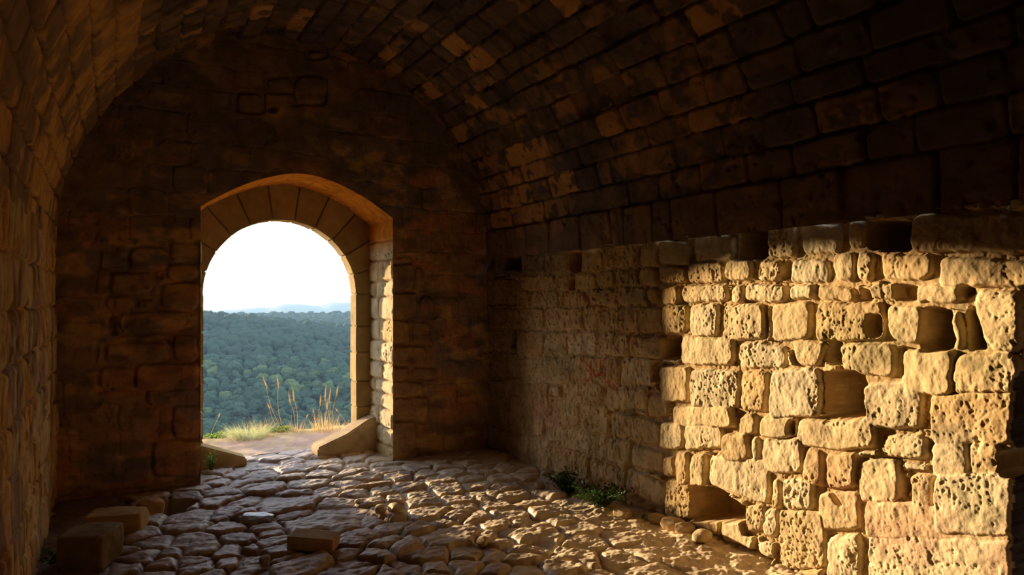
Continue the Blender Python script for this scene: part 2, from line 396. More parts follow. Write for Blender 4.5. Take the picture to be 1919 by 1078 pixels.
C = mixc(C, SOOT_AND_SHADE * .6, (.55 + .3 * lf) * (T < 0))
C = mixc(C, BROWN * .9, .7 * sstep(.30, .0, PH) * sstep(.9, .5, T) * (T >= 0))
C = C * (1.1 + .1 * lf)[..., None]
r_ = RV - V_.H
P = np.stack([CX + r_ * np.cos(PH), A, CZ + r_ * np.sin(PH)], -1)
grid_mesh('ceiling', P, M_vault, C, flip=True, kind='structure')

# ================================================================== LEFT WALL
yl = np.concatenate([np.arange(-3.2, 2.6, .06), np.arange(2.6, 6.62, .008)])
zl = np.arange(-.25, 2.08, .009)
Lw = Relief(yl, zl, joint=.022, seed=400, warp=.02, k=45)
Lw.courses([-.3, .0, .28, .52, .8, 1.04, 1.3, 1.55, 1.8, 2.1], (.28, .6), depth=.016, r=.02, bulge=.002, gap=.006, tilt=.003)
A, B = Lw.A, Lw.B
Lw.H += rough(A, B, 421, amp=.016, sc=12, pit=.02, psc=26, lo=.56, stretch=.35) + .03 * (fbm(A * 2.5, B * 2.5, 7, 3) - .5)
C = flat([.46, .27, .095], A.shape)
C = mixc(C, SOOT_AND_SHADE * 1.6, .75 * sstep(.50, .64, fbm(A * 5, B * 2.2, 431, 4)))
C = mixc(C, [.45, .34, .16], .6 * sstep(.55, .7, fbm(A * 6, B * 3, 433, 3)))
C = mixc(C, [.36, .13, .05], .4 * sstep(.60, .7, fbm(A * 2, B * 2, 437, 3)))
P = np.stack([XL + Lw.H, A, B], -1)
grid_mesh('wall_left', P, M_wall, C * 1.2, flip=True, kind='structure')

# ================================================================== FAR WALL
# the opening: outline of the deep reveal on the far wall
JL, JR, ZI, ZA = .665, 2.42, 2.40, 2.765
HC = (JL + JR) / 2; HW = (JR - JL) / 2
def arch_z(x): t = np.clip(np.abs(x - HC) / HW, 0, 1); return ZI + (ZA - ZI) * (1 - t ** 1.75)
def open_sdf(x, z):       # <0 inside the opening
    return np.maximum(np.maximum(JL - x, x - JR), z - arch_z(x))
xf = np.arange(-.62, 3.76, .0078); zf = np.arange(-.25, 4.12, .0078)
Fw = Relief(xf, zf, joint=.009, seed=600, warp=.02, k=45)
Fw.courses([-.3, .02, .27, .50, .72, .95, 1.2, 1.42, 1.62, 1.86, 2.08, 2.3, 2.52, 2.74, 2.96, 3.2, 3.42, 3.65, 3.9, 4.2], (.22, .6), depth=.010, r=.012, bulge=.001, gap=.001, tilt=.004)
S = trace('J', '595 135 693 210,580 212 693 275,562 278 695 370,420 378 695 455,365 490 580 490 600 560 365 560,605 460 695 555,352 570 465 655,467 560 697 655,510 652 693 710,600 705 700 825,530 825 702 960,450 155 590 235,385 240 540 240 530 315 385 315,370 320 470 375,475 335 548 372,520 285 560 335,335 485 362 575,400 460 590 485', on_y)
S += trace('K', '68 175 170 205,70 205 170 310,68 318 185 428,68 432 152 528,157 440 240 528,68 535 220 615,68 620 150 678,152 622 265 668,68 680 205 742,68 745 230 840,172 215 205 315,190 335 250 425,68 845 180 1000', on_y)
S += trace('L', '215 570 375 685,400 470 550 560,560 470 750 640,630 310 760 360', on_y)
for q in S: Fw.clear(q, .022)
for q in S: Fw.stone(q, out=random.uniform(-.004, .012), depth=.032, r=.02, bulge=.005, gap=.004, tilt=.004)
for k, s_, dp in [('J', '378 380 420 470', .09), ('J', '600 470 612 560', .04), ('L', '385 640 470 700', .10), ('J', '545 235 580 275', .05), ('K', '375 900 410 950', .06)]:
    for q in trace(k, s_, on_y): Fw.hole(q, dp)
A, B = Fw.A, Fw.B
sd_ = open_sdf(A, B)
keepf = sstep(0, .05, sd_)
Fw.H += rough(A, B, 621, amp=.011, sc=9, pit=.008, psc=24, lo=.62) + .02 * (fbm(A * 3, B * 4, 623, 3) - .5)
Fw.H = Fw.H * (.25 + .75 * keepf)
C = flat(BROWN * 1.25, A.shape)
C = mixc(C, [.155, .115, .105], .9 * sstep(.40, .56, fbm(A * 1.6, B * 2.4, 631, 4)))
C = mixc(C, [.36, .15, .06], .75 * sstep(.53, .66, fbm(A * 2.2, B * 4.6, 633, 5)))
C = mixc(C, [.42, .25, .09], .7 * sstep(.57, .68, fbm(A * 4, B * 7, 635, 4)))
C = mixc(C, SOOT_AND_SHADE * .7, .45 * sstep(.52, .66, fbm(A * 5, B * 8, 639, 4)))
C = mixc(C, SOOT_AND_SHADE * 1.1, .55 * sstep(2.3, 2.9, B) * sstep(.62, .5, fbm(A * 3, B * 3, 637, 2)))
C = mixc(C, [.30, .19, .09], .55 * sstep(2.62, 2.40, A) * sstep(2.3, 2.45, A) * sstep(2.4, 1.9, B))
X = A.copy(); Z = B.copy(); cell = .0078
nr = (np.abs(sd_) < cell)
X = np.where(nr & (np.abs(A - JL) < cell) & (B < ZI), JL, X); X = np.where(nr & (np.abs(A - JR) < cell) & (B < ZI), JR, X)
Z = np.where(nr & (np.abs(B - arch_z(A)) < cell) & (A > JL - cell) & (A < JR + cell) & (B > ZI - cell), arch_z(A), Z)
keep = (sd_ > -cell) & (np.hypot(A - CX, np.maximum(B - CZ, 0)) < RV + .14)
P = np.stack([X, YF - Fw.H, Z], -1)
wall_far = grid_mesh('wall_far', P, M_wall, C * 1.35, keep=keep, kind='structure')

# the deep reveal (jambs and soffit) swept along the outline
YD = 7.2
pts = []
for z in np.arange(-.2, ZI, .009): pts.append((JR, z, 1, 0))
xs = np.linspace(JR, JL, 220)
for i, x_ in enumerate(xs): pts.append((x_, float(arch_z(x_)), 0, 1))
for z in np.arange(ZI, -.2, -.009): pts.append((JL, z, -1, 0))
pts = np.array(pts); arc = np.concatenate([[0], np.cumsum(np.hypot(np.diff(pts[:, 0]), np.diff(pts[:, 1])))])
tx = np.gradient(pts[:, 0]); tz = np.gradient(pts[:, 1]); ln = np.hypot(tx, tz); N = np.stack([tz / ln, -tx / ln], -1)
yd = np.arange(YF, YD + .03, .008)
E_ = Relief(arc.astype(np.float32), yd, joint=.02, seed=700, warp=.010, k=60)
zj = [-.25, .1, .28, .46, .62, .76, .94, 1.16, 1.38, 1.62, 1.78, 2.0, 2.2]        # courses of the right jamb
def ez(z): return z + .2
for i in range(len(zj) - 1):
    cuts = [YF - .05, YF + random.choice([.30, .42, .55, .8]), YD + .1]
    for j in range(2):
        E_.stone(quad((ez(zj[i]), cuts[j]), (ez(zj[i + 1]), cuts[j]), (ez(zj[i + 1]), cuts[j + 1]), (ez(zj[i]), cuts[j + 1])), depth=.035, r=.022, out=random.uniform(-.01, .01), bulge=.008, gap=.005, tilt=.004)
aA = ez(2.2); aB = arc[-1] - ez(2.3)
n_ = 9
for i in range(n_):
    a0 = aA + (aB - aA) * i / n_; a1 = aA + (aB - aA) * (i + 1) / n_
    E_.stone(quad((a0, YF - .05), (a1, YF - .05), (a1, YD + .1), (a0, YD + .1)), depth=.014, r=.015, bulge=.002, gap=.0015, tilt=.002)
a0 = aB
while a0 < arc[-1]:
    L = random.uniform(.16, .26)
    E_.stone(quad((a0, YF - .05), (a0 + L, YF - .05), (a0 + L, YD + .1), (a0, YD + .1)), depth=.03, r=.02, gap=.004); a0 += L
A, B = E_.A, E_.B
E_.H += rough(A, B, 721, amp=.005, sc=16, pit=.010, psc=34, lo=.58)
fade = sstep(YF, YF + .03, B)
Hh = np.where(B < YF + .001, 0, E_.H * fade) - .006 * sstep(YF + .02, YF, B)
Hh = np.where(B <= yd[0] + 1e-4, 0, Hh)
P = np.stack([pts[:, 0][:, None] - N[:, 0][:, None] * Hh * -1 * -1, B, pts[:, 1][:, None] - N[:, 1][:, None] * Hh], -1)
C = flat(PALE, A.shape)
T = E_.T
C = mixc(C, SAND, sstep(.6, .2, T)); C = mixc(C, [.62, .22, .02], .95 * sstep(aA - .15, aA + .05, A) * sstep(aB + .05, aB - .05, A))  # soffit painted orange, warm bounced light put into its colour
C = mixc(C, [.40, .26, .12], .6 * (T < 0))
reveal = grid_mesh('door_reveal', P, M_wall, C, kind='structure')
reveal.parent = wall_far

# ================================================================== DOOR FRAME: dressed arch of single stones at the end of the reveal
FX0, FX1, FR, FZ = .758, 2.262, .752, 1.65
FCX = (FX0 + FX1) / 2
def block_mesh(pr, y0, y1, bev=.008, name='voussoir', amp=.003, seg=2, parent=None, mat=None, color=(.46, .35, .19), kind=None, n=5):
    """prism from an (x,z) outline, bevelled, subdivided and roughened"""
    bm = bmesh.new()
    f0 = [bm.verts.new((x_, y0, z_)) for x_, z_ in pr]; f1 = [bm.verts.new((x_, y1, z_)) for x_, z_ in pr]
    bm.faces.new(f0); bm.faces.new(f1[::-1])
    for i in range(len(pr)): bm.faces.new([f0[i], f1[i], f1[(i + 1) % len(pr)], f0[(i + 1) % len(pr)]])
    bmesh.ops.recalc_face_normals(bm, faces=bm.faces)
    bmesh.ops.bevel(bm, geom=[e_ for e_ in bm.edges if e_.calc_face_angle(0) > .5], offset=bev, segments=seg, affect='EDGES')
    bm.normal_update(); V = np.array([v_.co[:] for v_ in bm.verts])
    for v_, d_ in zip(bm.verts, (noise3(V * 14, 5) - .5) * amp * 2 + (noise3(V * 50, 7) - .5) * amp):
        v_.co += v_.normal * float(d_)
    me = bpy.data.meshes.new(name); bm.to_mesh(me); bm.free()
    for p_ in me.polygons: p_.use_smooth = False
    t_ = 1 + random.uniform(-.12, .12)
    set_col(me, np.tile(np.array(color) * t_, (len(me.vertices), 1)))
    me.materials.append(mat or M_block)
    o = bpy.data.objects.new(name, me); col.objects.link(o)
    if parent: o.parent = parent
    if kind: o['kind'] = kind
    return o
frame = bpy.data.objects.new('door_1', None); col.objects.link(frame); frame.location = (0, 0, 0); frame['kind'] = 'structure'
YA, YB = 7.19, 7.40
nv = 11
FCOL = (.34, .24, .105)
for i in range(nv):
    a0 = math.pi * (i + .016) / nv; a1 = math.pi * (i + .984) / nv
    inn = [(FCX + FR * math.cos(a), FZ + FR * math.sin(a)) for a in np.linspace(a0, a1, 6)]
    ro = 1.30 + random.uniform(-.05, .08)
    ou = [(FCX + ro * math.cos(a), FZ + ro * math.sin(a)) for a in np.linspace(a1, a0, 5)]
    dy = random.uniform(-.008, .008)
    block_mesh(inn + ou, YA + dy, YB, name='voussoir', parent=frame, color=FCOL, kind='structure')
for sgn in (-1, 1):
    z = -.1
    while z < FZ - .02:
        L = random.uniform(.2, .34)
        if FZ - z - L < .14: L = FZ - z
        xi = FX0 if sgn < 0 else FX1; xo = xi + sgn * .45
        dx = random.uniform(-.006, .006)
        block_mesh([(xi + dx, z + .004), (xo, z + .004), (xo, z + L - .004), (xi + dx, z + L - .004)], YA + random.uniform(-.006, .006), YB, name='jamb_stone', parent=frame, color=FCOL, kind='structure')
        z += L
# core of the outer wall behind the frame, with the same opening
core = []
ang = np.linspace(0, math.pi, 41)
inn = [(FX1 + .018, -.3)] + [(FCX + (FR + .018) * math.cos(a), FZ + (FR + .018) * math.sin(a)) for a in ang] + [(FX0 - .018, -.3)]
out = [(5.2, -.3)] + [(FCX + 3.6 * math.cos(a) * (1.02), min(4.9, FZ + 4.8 * math.sin(a) ** .4) if 0 < a < math.pi else FZ) for a in ang] + [(-2.2, -.3)]
n = len(inn); Vv = []
for y_ in (YA + .03, YB - .02): Vv += [(p[0], y_, p[1]) for p in inn] + [(p[0], y_, p[1]) for p in out]
Fq = []
for i in range(n - 1):
    Fq += [(i, i + 1, n + i + 1, n + i), (2 * n + i + 1, 2 * n + i, 3 * n + i, 3 * n + i + 1), (i + 1, i, 2 * n + i, 2 * n + i + 1), (n + i, n + i + 1, 3 * n + i + 1, 3 * n + i)]
mesh_from('wall_outer', Vv, Fq, M_wall, np.tile(np.array([.36, .27, .14]), (len(Vv), 1)), smooth=False, kind='structure')
# unseen wall added behind the viewer to keep sky light out
xx = np.linspace(-1, 4.6, 30); zz = np.linspace(-.3, 4.3, 26); A, B = np.meshgrid(xx, zz, indexing='ij')
grid_mesh('wall_near_blocker', np.stack([A, -3 + .05 * fbm(A * 3, B * 3, 2, 2), B], -1), M_vault, mixc(flat(BROWN, A.shape), SOOT_AND_SHADE, fbm(A * 2, B * 2, 9, 2)), kind='structure')

# ================================================================== FLOOR
seeds = []
def sd4(s_, ox, oy, sc):
    for it in s_.split(','):
        a_, b_ = [float(q) for q in it.split()]; seeds.append(on_z(ox + sc * a_, oy + sc * b_))
sd4('120 190,330 200,560 150,750 130,540 225,740 225,460 290,800 250,860 310,1050 240,1090 315,1300 270,100 300,160 325,20 220,590 340,780 350,880 395,930 345,1000 380,1140 360,640 405,1350 330,1600 360,300 420,970 440,1200 420,1440 400,700 470,560 540,860 520,920 490,1020 500,1230 490,1480 460,1680 440,1850 400,1020 570,1180 590,1330 545,1440 500,1560 510,1740 490,100 530,180 580,30 480,40 640,200 620,210 670,30 720,790 620,500 690,740 680,930 680,1400 630,1680 560,1850 560,1600 640,290 730,60 800,340 790,690 740,400 830,860 760,1080 700,1250 760,1750 660,1880 640,1650 750,1850 720,90 870,700 860,730 820,1090 840,1000 870,1300 830,1450 820,1700 850,1500 740,1850 870', 450, 820, 550 / 1919)
sd4('1500 330,1450 440,1250 540,1680 440,1290 660,1560 640,1300 730,1290 830,1560 740,1010 850,960 940,1130 920,1330 900,1300 960,1590 900,1100 1000,1560 990,820 1030,1080 1050,1740 1050,1350 1010,900 800,820 900,640 1060,1500 500', 0, 780, 500 / 1809)
sd4('60 450,180 470,270 500,400 560,330 650,300 740,600 660,640 740,870 560,250 840,600 840,850 720,1000 800,1150 700,1250 850,480 900,1000 930', 900, 780, 600 / 1919)
random.seed(9)
for _ in range(9000):
    p = (random.uniform(-.7, 3.9), random.uniform(-3.2, 7.5))
    d_ = min((p[0] - q[0]) ** 2 + (p[1] - q[1]) ** 2 for q in seeds)
    if d_ > (.21 if p[1] > 2.4 else .3) ** 2: seeds.append(p)
sx = np.array([q[0] for q in seeds]); sy = np.array([q[1] for q in seeds])
xg = np.arange(-.75, 3.85, .0085); yg = np.concatenate([np.arange(-3.2, 2.4, .06), np.arange(2.4, 7.42, .0072)])
A, B = np.meshgrid(xg, yg, indexing='ij')
wA = A + .045 * (fbm(A * 5, B * 5, 801, 3) - .5) * 2 + .008 * (fbm(A * 25, B * 25, 803, 2) - .5)
wB = B + .045 * (fbm(A * 5, B * 5, 805, 3) - .5) * 2 + .008 * (fbm(A * 25, B * 25, 807, 2) - .5)
wk = np.random.default_rng(8).uniform(0, .035, len(sx))
for px_, py_, w_ in [(560, 540, .20), (330, 430, .13), (1400, 630, .12), (200, 215, .08), (330, 200, .10), (120, 190, .08), (560, 150, .08), (1230, 490, .05), (1850, 600, .10), (400, 830, .08), (700, 860, .06), (740, 225, .04)]:
    q_ = on_z(450 + .2866 * px_, 820 + .2866 * py_); k_ = int(np.argmin((sx - q_[0]) ** 2 + (sy - q_[1]) ** 2)); wk[k_] = w_
f1 = np.full(A.shape, 9., np.float32); f2 = f1.copy(); i1 = np.zeros(A.shape, np.int32); i2 = i1.copy()
for k in range(len(sx)):
    i0, ii = np.searchsorted(xg, [sx[k] - .75, sx[k] + .75]); j0, jj = np.searchsorted(yg, [sy[k] - .75, sy[k] + .75])
    w = (slice(i0, ii), slice(j0, jj))
    d = np.hypot(wA[w] - sx[k], wB[w] - sy[k]) - wk[k]
    a1 = f1[w]; a2 = f2[w]; b1 = i1[w]; b2 = i2[w]
    m1 = d < a1; m2 = (~m1) & (d < a2)
    i2[w] = np.where(m1, b1, np.where(m2, k, b2)); f2[w] = np.where(m1, a1, np.where(m2, d, a2))
    i1[w] = np.where(m1, k, b1); f1[w] = np.where(m1, d, a1)
sep = np.hypot(sx[i1] - sx[i2], sy[i1] - sy[i2]) + 1e-4
bd = (f2 - f1) / 2                                        # distance to the cell border
rs = np.random.default_rng(4); N_ = len(sx)
tl1, tl2, ht, tn, rr_ = rs.normal(0, .028, N_), rs.normal(-.045, .035, N_), rs.normal(0, .007, N_), rs.random(N_), rs.uniform(.020, .055, N_)
t = np.clip((bd - .006) / rr_[i1], 0, 1); prof = np.sqrt(np.clip(1 - (1 - t) ** 2, 0, 1))
hs = ht[i1] + tl1[i1] * (A - sx[i1]) + tl2[i1] * (B - sy[i1])
J_ = .034 + .02 * (fbm(A * 3, B * 3, 811, 2) - .5)
H = -J_ + (J_ + hs) * prof
H += .030 * (fbm(A * 7, B * 10, 821, 5, .55) - .5) * (.3 + prof) + .010 * (fbm(A * 38, B * 38, 823, 3) - .5)
# trodden earth and bare rock at the foot of the walls
earth = np.maximum(sstep(.20, -.05, A + .15 * (fbm(A * 3, B * 3, 831, 2) - .5)), sstep(6.1, 6.5, B + .3 * (fbm(A * 3, B * 3, 833, 2) - .5)) * np.maximum(sstep(2.2, 2.6, A), sstep(.8, .6, A)))
rock = sstep(2.75, 3.15, A + .35 * (fbm(A * 2.2, B * 2.2, 835, 3) - .5)) * sstep(4.6, 4.1, B)
he = -.015 + .035 * (fbm(A * 4, B * 4, 841, 4) - .5) + .016 * (fbm(A * 18, B * 18, 843, 3) - .5)
hr = -.01 + .07 * (fbm(A * 3.6, B * 5.0, 845, 4) - .5) + .03 * (fbm(A * 13, B * 15, 847, 3) - .5) + .012 * (fbm(A * 40, B * 40, 849, 2) - .5)
H = H * (1 - earth) + he * earth; H = H * (1 - rock) + hr * rock
out_ = sstep(6.9, 7.35, B)
H = H * (1 - .7 * out_)
# sunken hole by the left of the doorway
hx, hy = on_z(278, 952)
dh = np.hypot((A - hx) / .31, (B - hy) / .23) + .25 * (fbm(A * 7, B * 7, 851, 2) - .5)
H = np.where(dh < 1.1, H - .24 * sstep(1.05, .85, dh), H)
C = flat([.45, .36, .285], A.shape)
C = mixc(C, [.50, .41, .31], sstep(.4, 1., tn[i1])); C = mixc(C, [.25, .16, .105], .6 * sstep(.35, 0., tn[i1]))
C = mixc(C, [.24, .15, .085], .8 * (bd < .012)); C = mixc(C, [.17, .105, .065], .85 * earth); C = mixc(C, [.66, .52, .32], rock)
C = mixc(C, [.66, .52, .33], .85 * sstep(1.1, 2.2, A)); C = mixc(C, [.20, .13, .09], .4 * sstep(.56, .7, fbm(A * 6, B * 6, 861, 3)))  # right side painted paler, sunlight put into the paving colour; random brown patches
C = mixc(C, [.46, .34, .25], .6 * out_)
FLOOR_H = H; fx, fy = xg, yg
grid_mesh('floor', np.stack([A, B, H], -1), M_floor, C, kind='structure')
def floor_z(x_, y_):
    i = int(np.clip(np.searchsorted(fx, x_), 0, len(fx) - 1)); j = int(np.clip(np.searchsorted(fy, y_), 0, len(fy) - 1))
    return float(FLOOR_H[i, j])

# ledge outside the door and the steep bank below it
def ledge_h(A, B):
    lip = 8.45 + .35 * (fbm(A * .9, A * 0 + 2, 871, 2) - .5) + .08 * (A - 1.8)
    h = .012 * (fbm(A * 5, B * 5, 873, 4) - .5) * 2
    return np.where(B > lip, h - .9 * (B - lip) - .25 * np.minimum(B - lip, .5), h) + .03 * sstep(7.6, 8.3, B) * sstep(8.6, 8.3, B)
xo = np.concatenate([np.arange(-9, -1, .2), np.arange(-1, 5, .02), np.arange(5, 12, .2)]); yo = np.concatenate([np.arange(7.38, 9.2, .015), np.arange(9.2, 14, .15)])
A, B = np.meshgrid(xo, yo, indexing='ij')
H = ledge_h(A, B) - .004
C = mixc(flat([.45, .32, .23], A.shape), [.36, .30, .12], .8 * sstep(8.0, 8.35, B + .3 * (fbm(A * 4, B * 4, 5, 2) - .5)))
C = mixc(C, [.55, .40, .2], .5 * sstep(.5, .65, fbm(A * 6, B * 6, 15, 3)))
grid_mesh('ground', np.stack([A, B, H], -1), M_earth, C, kind='structure')

# ================================================================== STONES LYING LOOSE
def boulder(name, label, cat, loc, size, rotz=0, flatk=.5, seed=0, color=(.36, .24, .12), mat=None, rough_=.03, chop=(.85, 1.15), group=None, box=.6, tilt=(0, 0)):
    bm = bmesh.new(); bmesh.ops.create_cube(bm, size=2)
    bmesh.ops.subdivide_edges(bm, edges=bm.edges, cuts=14, use_grid_fill=True)
    V = np.array([v_.co[:] for v_ in bm.verts]); S_ = V / np.linalg.norm(V, axis=1)[:, None]
    P_ = V * box + S_ * (1 - box) * 1.15
    # chop corners with a few random planes so it reads as broken stone
    r_ = np.random.default_rng(seed)
    for _ in range(7):
        n_ = r_.normal(size=3); n_ /= np.linalg.norm(n_); dd = P_ @ n_ - r_.uniform(*chop)
        P_ = P_ - np.where(dd > 0, dd, 0)[:, None] * n_
    P_ = P_ * np.array(size) / 2
    amp = rough_ * min(size) * 4
    P_ = P_ + S_ * ((noise3(P_ * 9 + seed, 3) - .5) * amp + (noise3(P_ * 34 + seed, 5) - .5) * amp * .45)[:, None]
    P_[:, 2] -= P_[:, 2].min()
    for v_, c_ in zip(bm.verts, P_): v_.co = c_
    me = bpy.data.meshes.new(name); bm.to_mesh(me); bm.free()
    for p_ in me.polygons: p_.use_smooth = True
    Cc = np.array(color) * (1 + .25 * (noise3(P_ * 12, 9) - .5))[:, None]
    set_col(me, Cc); me.materials.append(mat or M_block)
    o = bpy.data.objects.new(name, me); col.objects.link(o)
    o.location = loc; o.rotation_euler = (tilt[0], tilt[1], rotz)
    tag(o, label, cat, group)
    return o
def spot(px, py, dz=0.):
    x_, y_ = on_z(px, py); return (x_, y_, floor_z(x_, y_) + dz)
x_, y_, z_ = spot(172, 1052)
boulder('stone_block', 'squared brown stone block on the floor, nearest the left wall', 'stone block', (x_, y_, z_ - .03), (.25, .28, .22), -.42, seed=3, box=.95, chop=(1.3, 1.6), color=(.21, .145, .075))
x_, y_, z_ = spot(220, 990)
boulder('stone_block', 'ochre angular stone lying behind the squared block near left wall', 'stone block', (x_, y_, z_ - .02), (.36, .24, .15), -.30, seed=8, box=.88, chop=(1.1, 1.4), color=(.42, .26, .10))
x_, y_, z_ = spot(283, 955)
boulder('rock', 'rounded ochre rock sticking up out of the hole in the floor', 'rock', (x_, y_, -.16), (.19, .17, .22), .5, seed=12, box=.35, color=(.42, .24, .10))
x_, y_, z_ = spot(588, 1026)
boulder('stone_slab', 'loose brick-shaped stone with orange broken end on the paving', 'stone slab', (x_, y_, .0), (.30, .15, .085), -.60, seed=17, box=.94, chop=(1.25, 1.5), color=(.44, .30, .17), tilt=(.03, .05))
M_gl = stone_mat('glinting_stone', rough_=.38, bump=1.0, scale=30, spec=1.0)
x_, y_, z_ = spot(483, 976)
boulder('paving_stone', 'pale bluish glinting stone set in the shaded paving', 'paving stone', (x_, y_, z_ - .02), (.22, .12, .05), -.45, seed=22, box=.7, rough_=.07, color=(.30, .30, .33), mat=M_gl)
for i, (px, py, sz, c_, lb) in enumerate([
    (673, 939, .045, (.62, .58, .5), 'small white pebble between the sunlit cobbles'),
    (714, 961, .08, (.60, .47, .3), 'bright sunlit pebble at the edge of the large slab'),
    (742, 962, .10, (.62, .50, .32), 'cream chip of stone beside the bright pebble on the cobbles'),
    (841, 950, .05, (.5, .38, .2), 'small round pebble among the cobbles in the middle'),
    (906, 1017, .07, (.5, .38, .22), 'pebble at the shaded edge of the cobbles, bottom centre'),
    (1338, 1003, .11, (.52, .40, .22), 'rounded stone at the foot of the sunlit wall, below the low hole'),
    (1276, 984, .12, (.50, .36, .18), 'broken lump at the wall foot, left of the low hole'),
    (1303, 990, .10, (.50, .36, .2), 'crumbly lump at the wall foot, right under the low hole'),
    (1240, 972, .09, (.46, .34, .18), 'small stone at the wall foot beside the green sprout'),
    (880, 850, .07, (.52, .46, .38), 'pale stone lying in the dark far right corner'),
    (632, 1012, .05, (.30, .22, .14), 'dark pebble behind the loose brick-shaped stone'),
    (496, 1049, .06, (.32, .24, .17), 'small grey stone in the dark paving, bottom left'),
    (1168, 962, .10, (.48, .36, .2), 'flat stone in front of the right wall weed'),
    (1012, 912, .08, (.40, .28, .16), 'stone lying left of the weed at the right wall'),
    (240, 940, .09, (.24, .16, .09), 'brown stone on the left rim of the floor hole')]):
    x_, y_ = on_z(px, py); x_ = min(x_, XR - .09)
    boulder('pebble', lb, 'stone', (x_, y_, floor_z(x_, y_) - sz * .10), (sz * 1.4, sz, sz * .7), random.uniform(0, 3), seed=40 + i, box=.2, color=c_)

# sloping guard stones at the feet of the door frame
def guard(side):
    if side < 0: pr = [(.60, -.03), (1.13, -.03), (1.13, .055), (.74, .21), (.60, .21)]
    else: pr = [(1.80, -.03), (2.44, -.03), (2.44, .36), (2.32, .325), (2.10, .20), (1.82, .095), (1.80, .08)]
    o = block_mesh(pr, 7.04 if side < 0 else 6.98, YA + .06, bev=.014, name='guard_stone', amp=.005, color=(.42, .28, .12) if side < 0 else (.46, .34, .19))
    return o
tag(guard(-1), 'low sloping guard stone at the left foot of the doorway', 'guard stone')
tag(guard(1), 'long sloping guard stone at the right foot of the doorway', 'guard stone')

# ================================================================== PLANTS
M_weed = plain_mat('weed_leaf', (.035, .085, .012), .6, 30, .5, trans=.25)
M_bright = plain_mat('bright_leaf', (.22, .34, .05), .6, 30, .4, trans=.4)
M_dry = plain_mat('dry_grass', (.62, .47, .22), .7, 12, .25, trans=.35)
M_tuft = plain_mat('pale_grass', (.50, .52, .26), .7, 12, .25, trans=.4)
M_stem = plain_mat('plant_stem', (.16, .17, .05), .7, 12, .25)

def blades(n, rad, h, w, spread, seed, droop=.3):
    r_ = random.Random(seed); V = []; Fq = []
    for _ in range(n):
        a = r_.uniform(0, 6.28); q = rad * math.sqrt(r_.random()); bx, by = q * math.cos(a), q * math.sin(a)
        L = h * r_.uniform(.55, 1.05); d = a + r_.uniform(-.8, .8); sl = spread * (q / rad * .7 + r_.random() * .5)
        dx, dy = math.cos(d) * sl, math.sin(d) * sl; s0 = r_.uniform(0, 3.14); wx, wy = math.cos(s0) * w, math.sin(s0) * w
        b0 = len(V); K = 4
        for i in range(K + 1):
            t_ = i / K; ww = (1 - t_ ** 1.5) * .5 + .02
            cx, cy = bx + dx * L * t_ * (1 + droop * t_), by + dy * L * t_ * (1 + droop * t_); cz = L * (t_ - droop * sl * t_ * t_)
            V += [(cx - wx * ww, cy - wy * ww, cz), (cx + wx * ww, cy + wy * ww, cz)]
        for i in range(K): Fq.append((b0 + 2 * i, b0 + 2 * i + 1, b0 + 2 * i + 3, b0 + 2 * i + 2))
    return V, Fq
def tuft(name, label, cat, loc, mat, n, rad, h, w=.004, spread=.6, seed=0, group=None):
    V, Fq = blades(n, rad, h, w, spread, seed)
    o = mesh_from(name, V, Fq, mat, smooth=False); o.location = loc
    return tag(o, label, cat, group)
def tube_pts(V, Fq, pts, rads, ns=5):
    pts = [Vector(p) for p in pts]; b0 = len(V)
    for i, p in enumerate(pts):
        t_ = (pts[min(i + 1, len(pts) - 1)] - pts[max(i - 1, 0)]).normalized()
        u_ = t_.orthogonal().normalized(); w_ = t_.cross(u_)
        for k in range(ns):
            a = 2 * math.pi * k / ns; V.append(tuple(p + (u_ * math.cos(a) + w_ * math.sin(a)) * rads[i]))
    for i in range(len(pts) - 1):
        for k in range(ns):
            k2 = (k + 1) % ns; Fq.append((b0 + i * ns + k, b0 + i * ns + k2, b0 + (i + 1) * ns + k2, b0 + (i + 1) * ns + k))
def weed(name, label, loc, n, h, spread, mat, leaf=.026, seed=0, lean=(0, 0)):
    r_ = random.Random(seed)
    e_ = bpy.data.objects.new(name, None); col.objects.link(e_); e_.location = loc; tag(e_, label, 'weed')
    SV, SF, LV, LF = [], [], [], []
    for _ in range(n):
        a = r_.uniform(0, 6.28); L = h * r_.uniform(.5, 1.1); sp_ = spread * r_.uniform(.2, 1)
        r0 = min(.02, spread * .12); p = [(r0 * math.cos(a) + (math.cos(a) * sp_ + lean[0]) * t_ ** 1.3, r0 * math.sin(a) + (math.sin(a) * sp_ + lean[1]) * t_ ** 1.3, L * (t_ - .25 * t_ * t_)) for t_ in (0, .25, .5, .75, 1)]
        tube_pts(SV, SF, p, [.0025, .0022, .0018, .0012, .0006], 4)
        for k in range(26):
            t_ = r_.uniform(.15, 1); i = min(3, int(t_ * 4)); f_ = t_ * 4 - i
            c = Vector(p[i]).lerp(Vector(p[i + 1]), f_); d = Vector((r_.gauss(0, 1), r_.gauss(0, 1), r_.gauss(.25, .6))).normalized()
            s_ = d.cross(Vector((0, 0, 1))).normalized(); l_ = leaf * r_.uniform(.6, 1.3); b0 = len(LV)
            for q in (c, c + d * l_ * .5 + s_ * l_ * .28, c + d * l_, c + d * l_ * .5 - s_ * l_ * .28): LV.append(tuple(q))
            LF.append((b0, b0 + 1, b0 + 2, b0 + 3))
    mesh_from('stem', SV, SF, M_stem, parent=e_); lf = mesh_from('foliage', LV, LF, mat, smooth=False, parent=e_)
    return e_
def wspot(x_, y_): return (x_, y_, floor_z(x_, y_) - .01)
weed('weed', 'bushy green weed against the right wall, the farther of two', wspot(3.28, 4.72), 60, .27, .17, M_weed, seed=1)
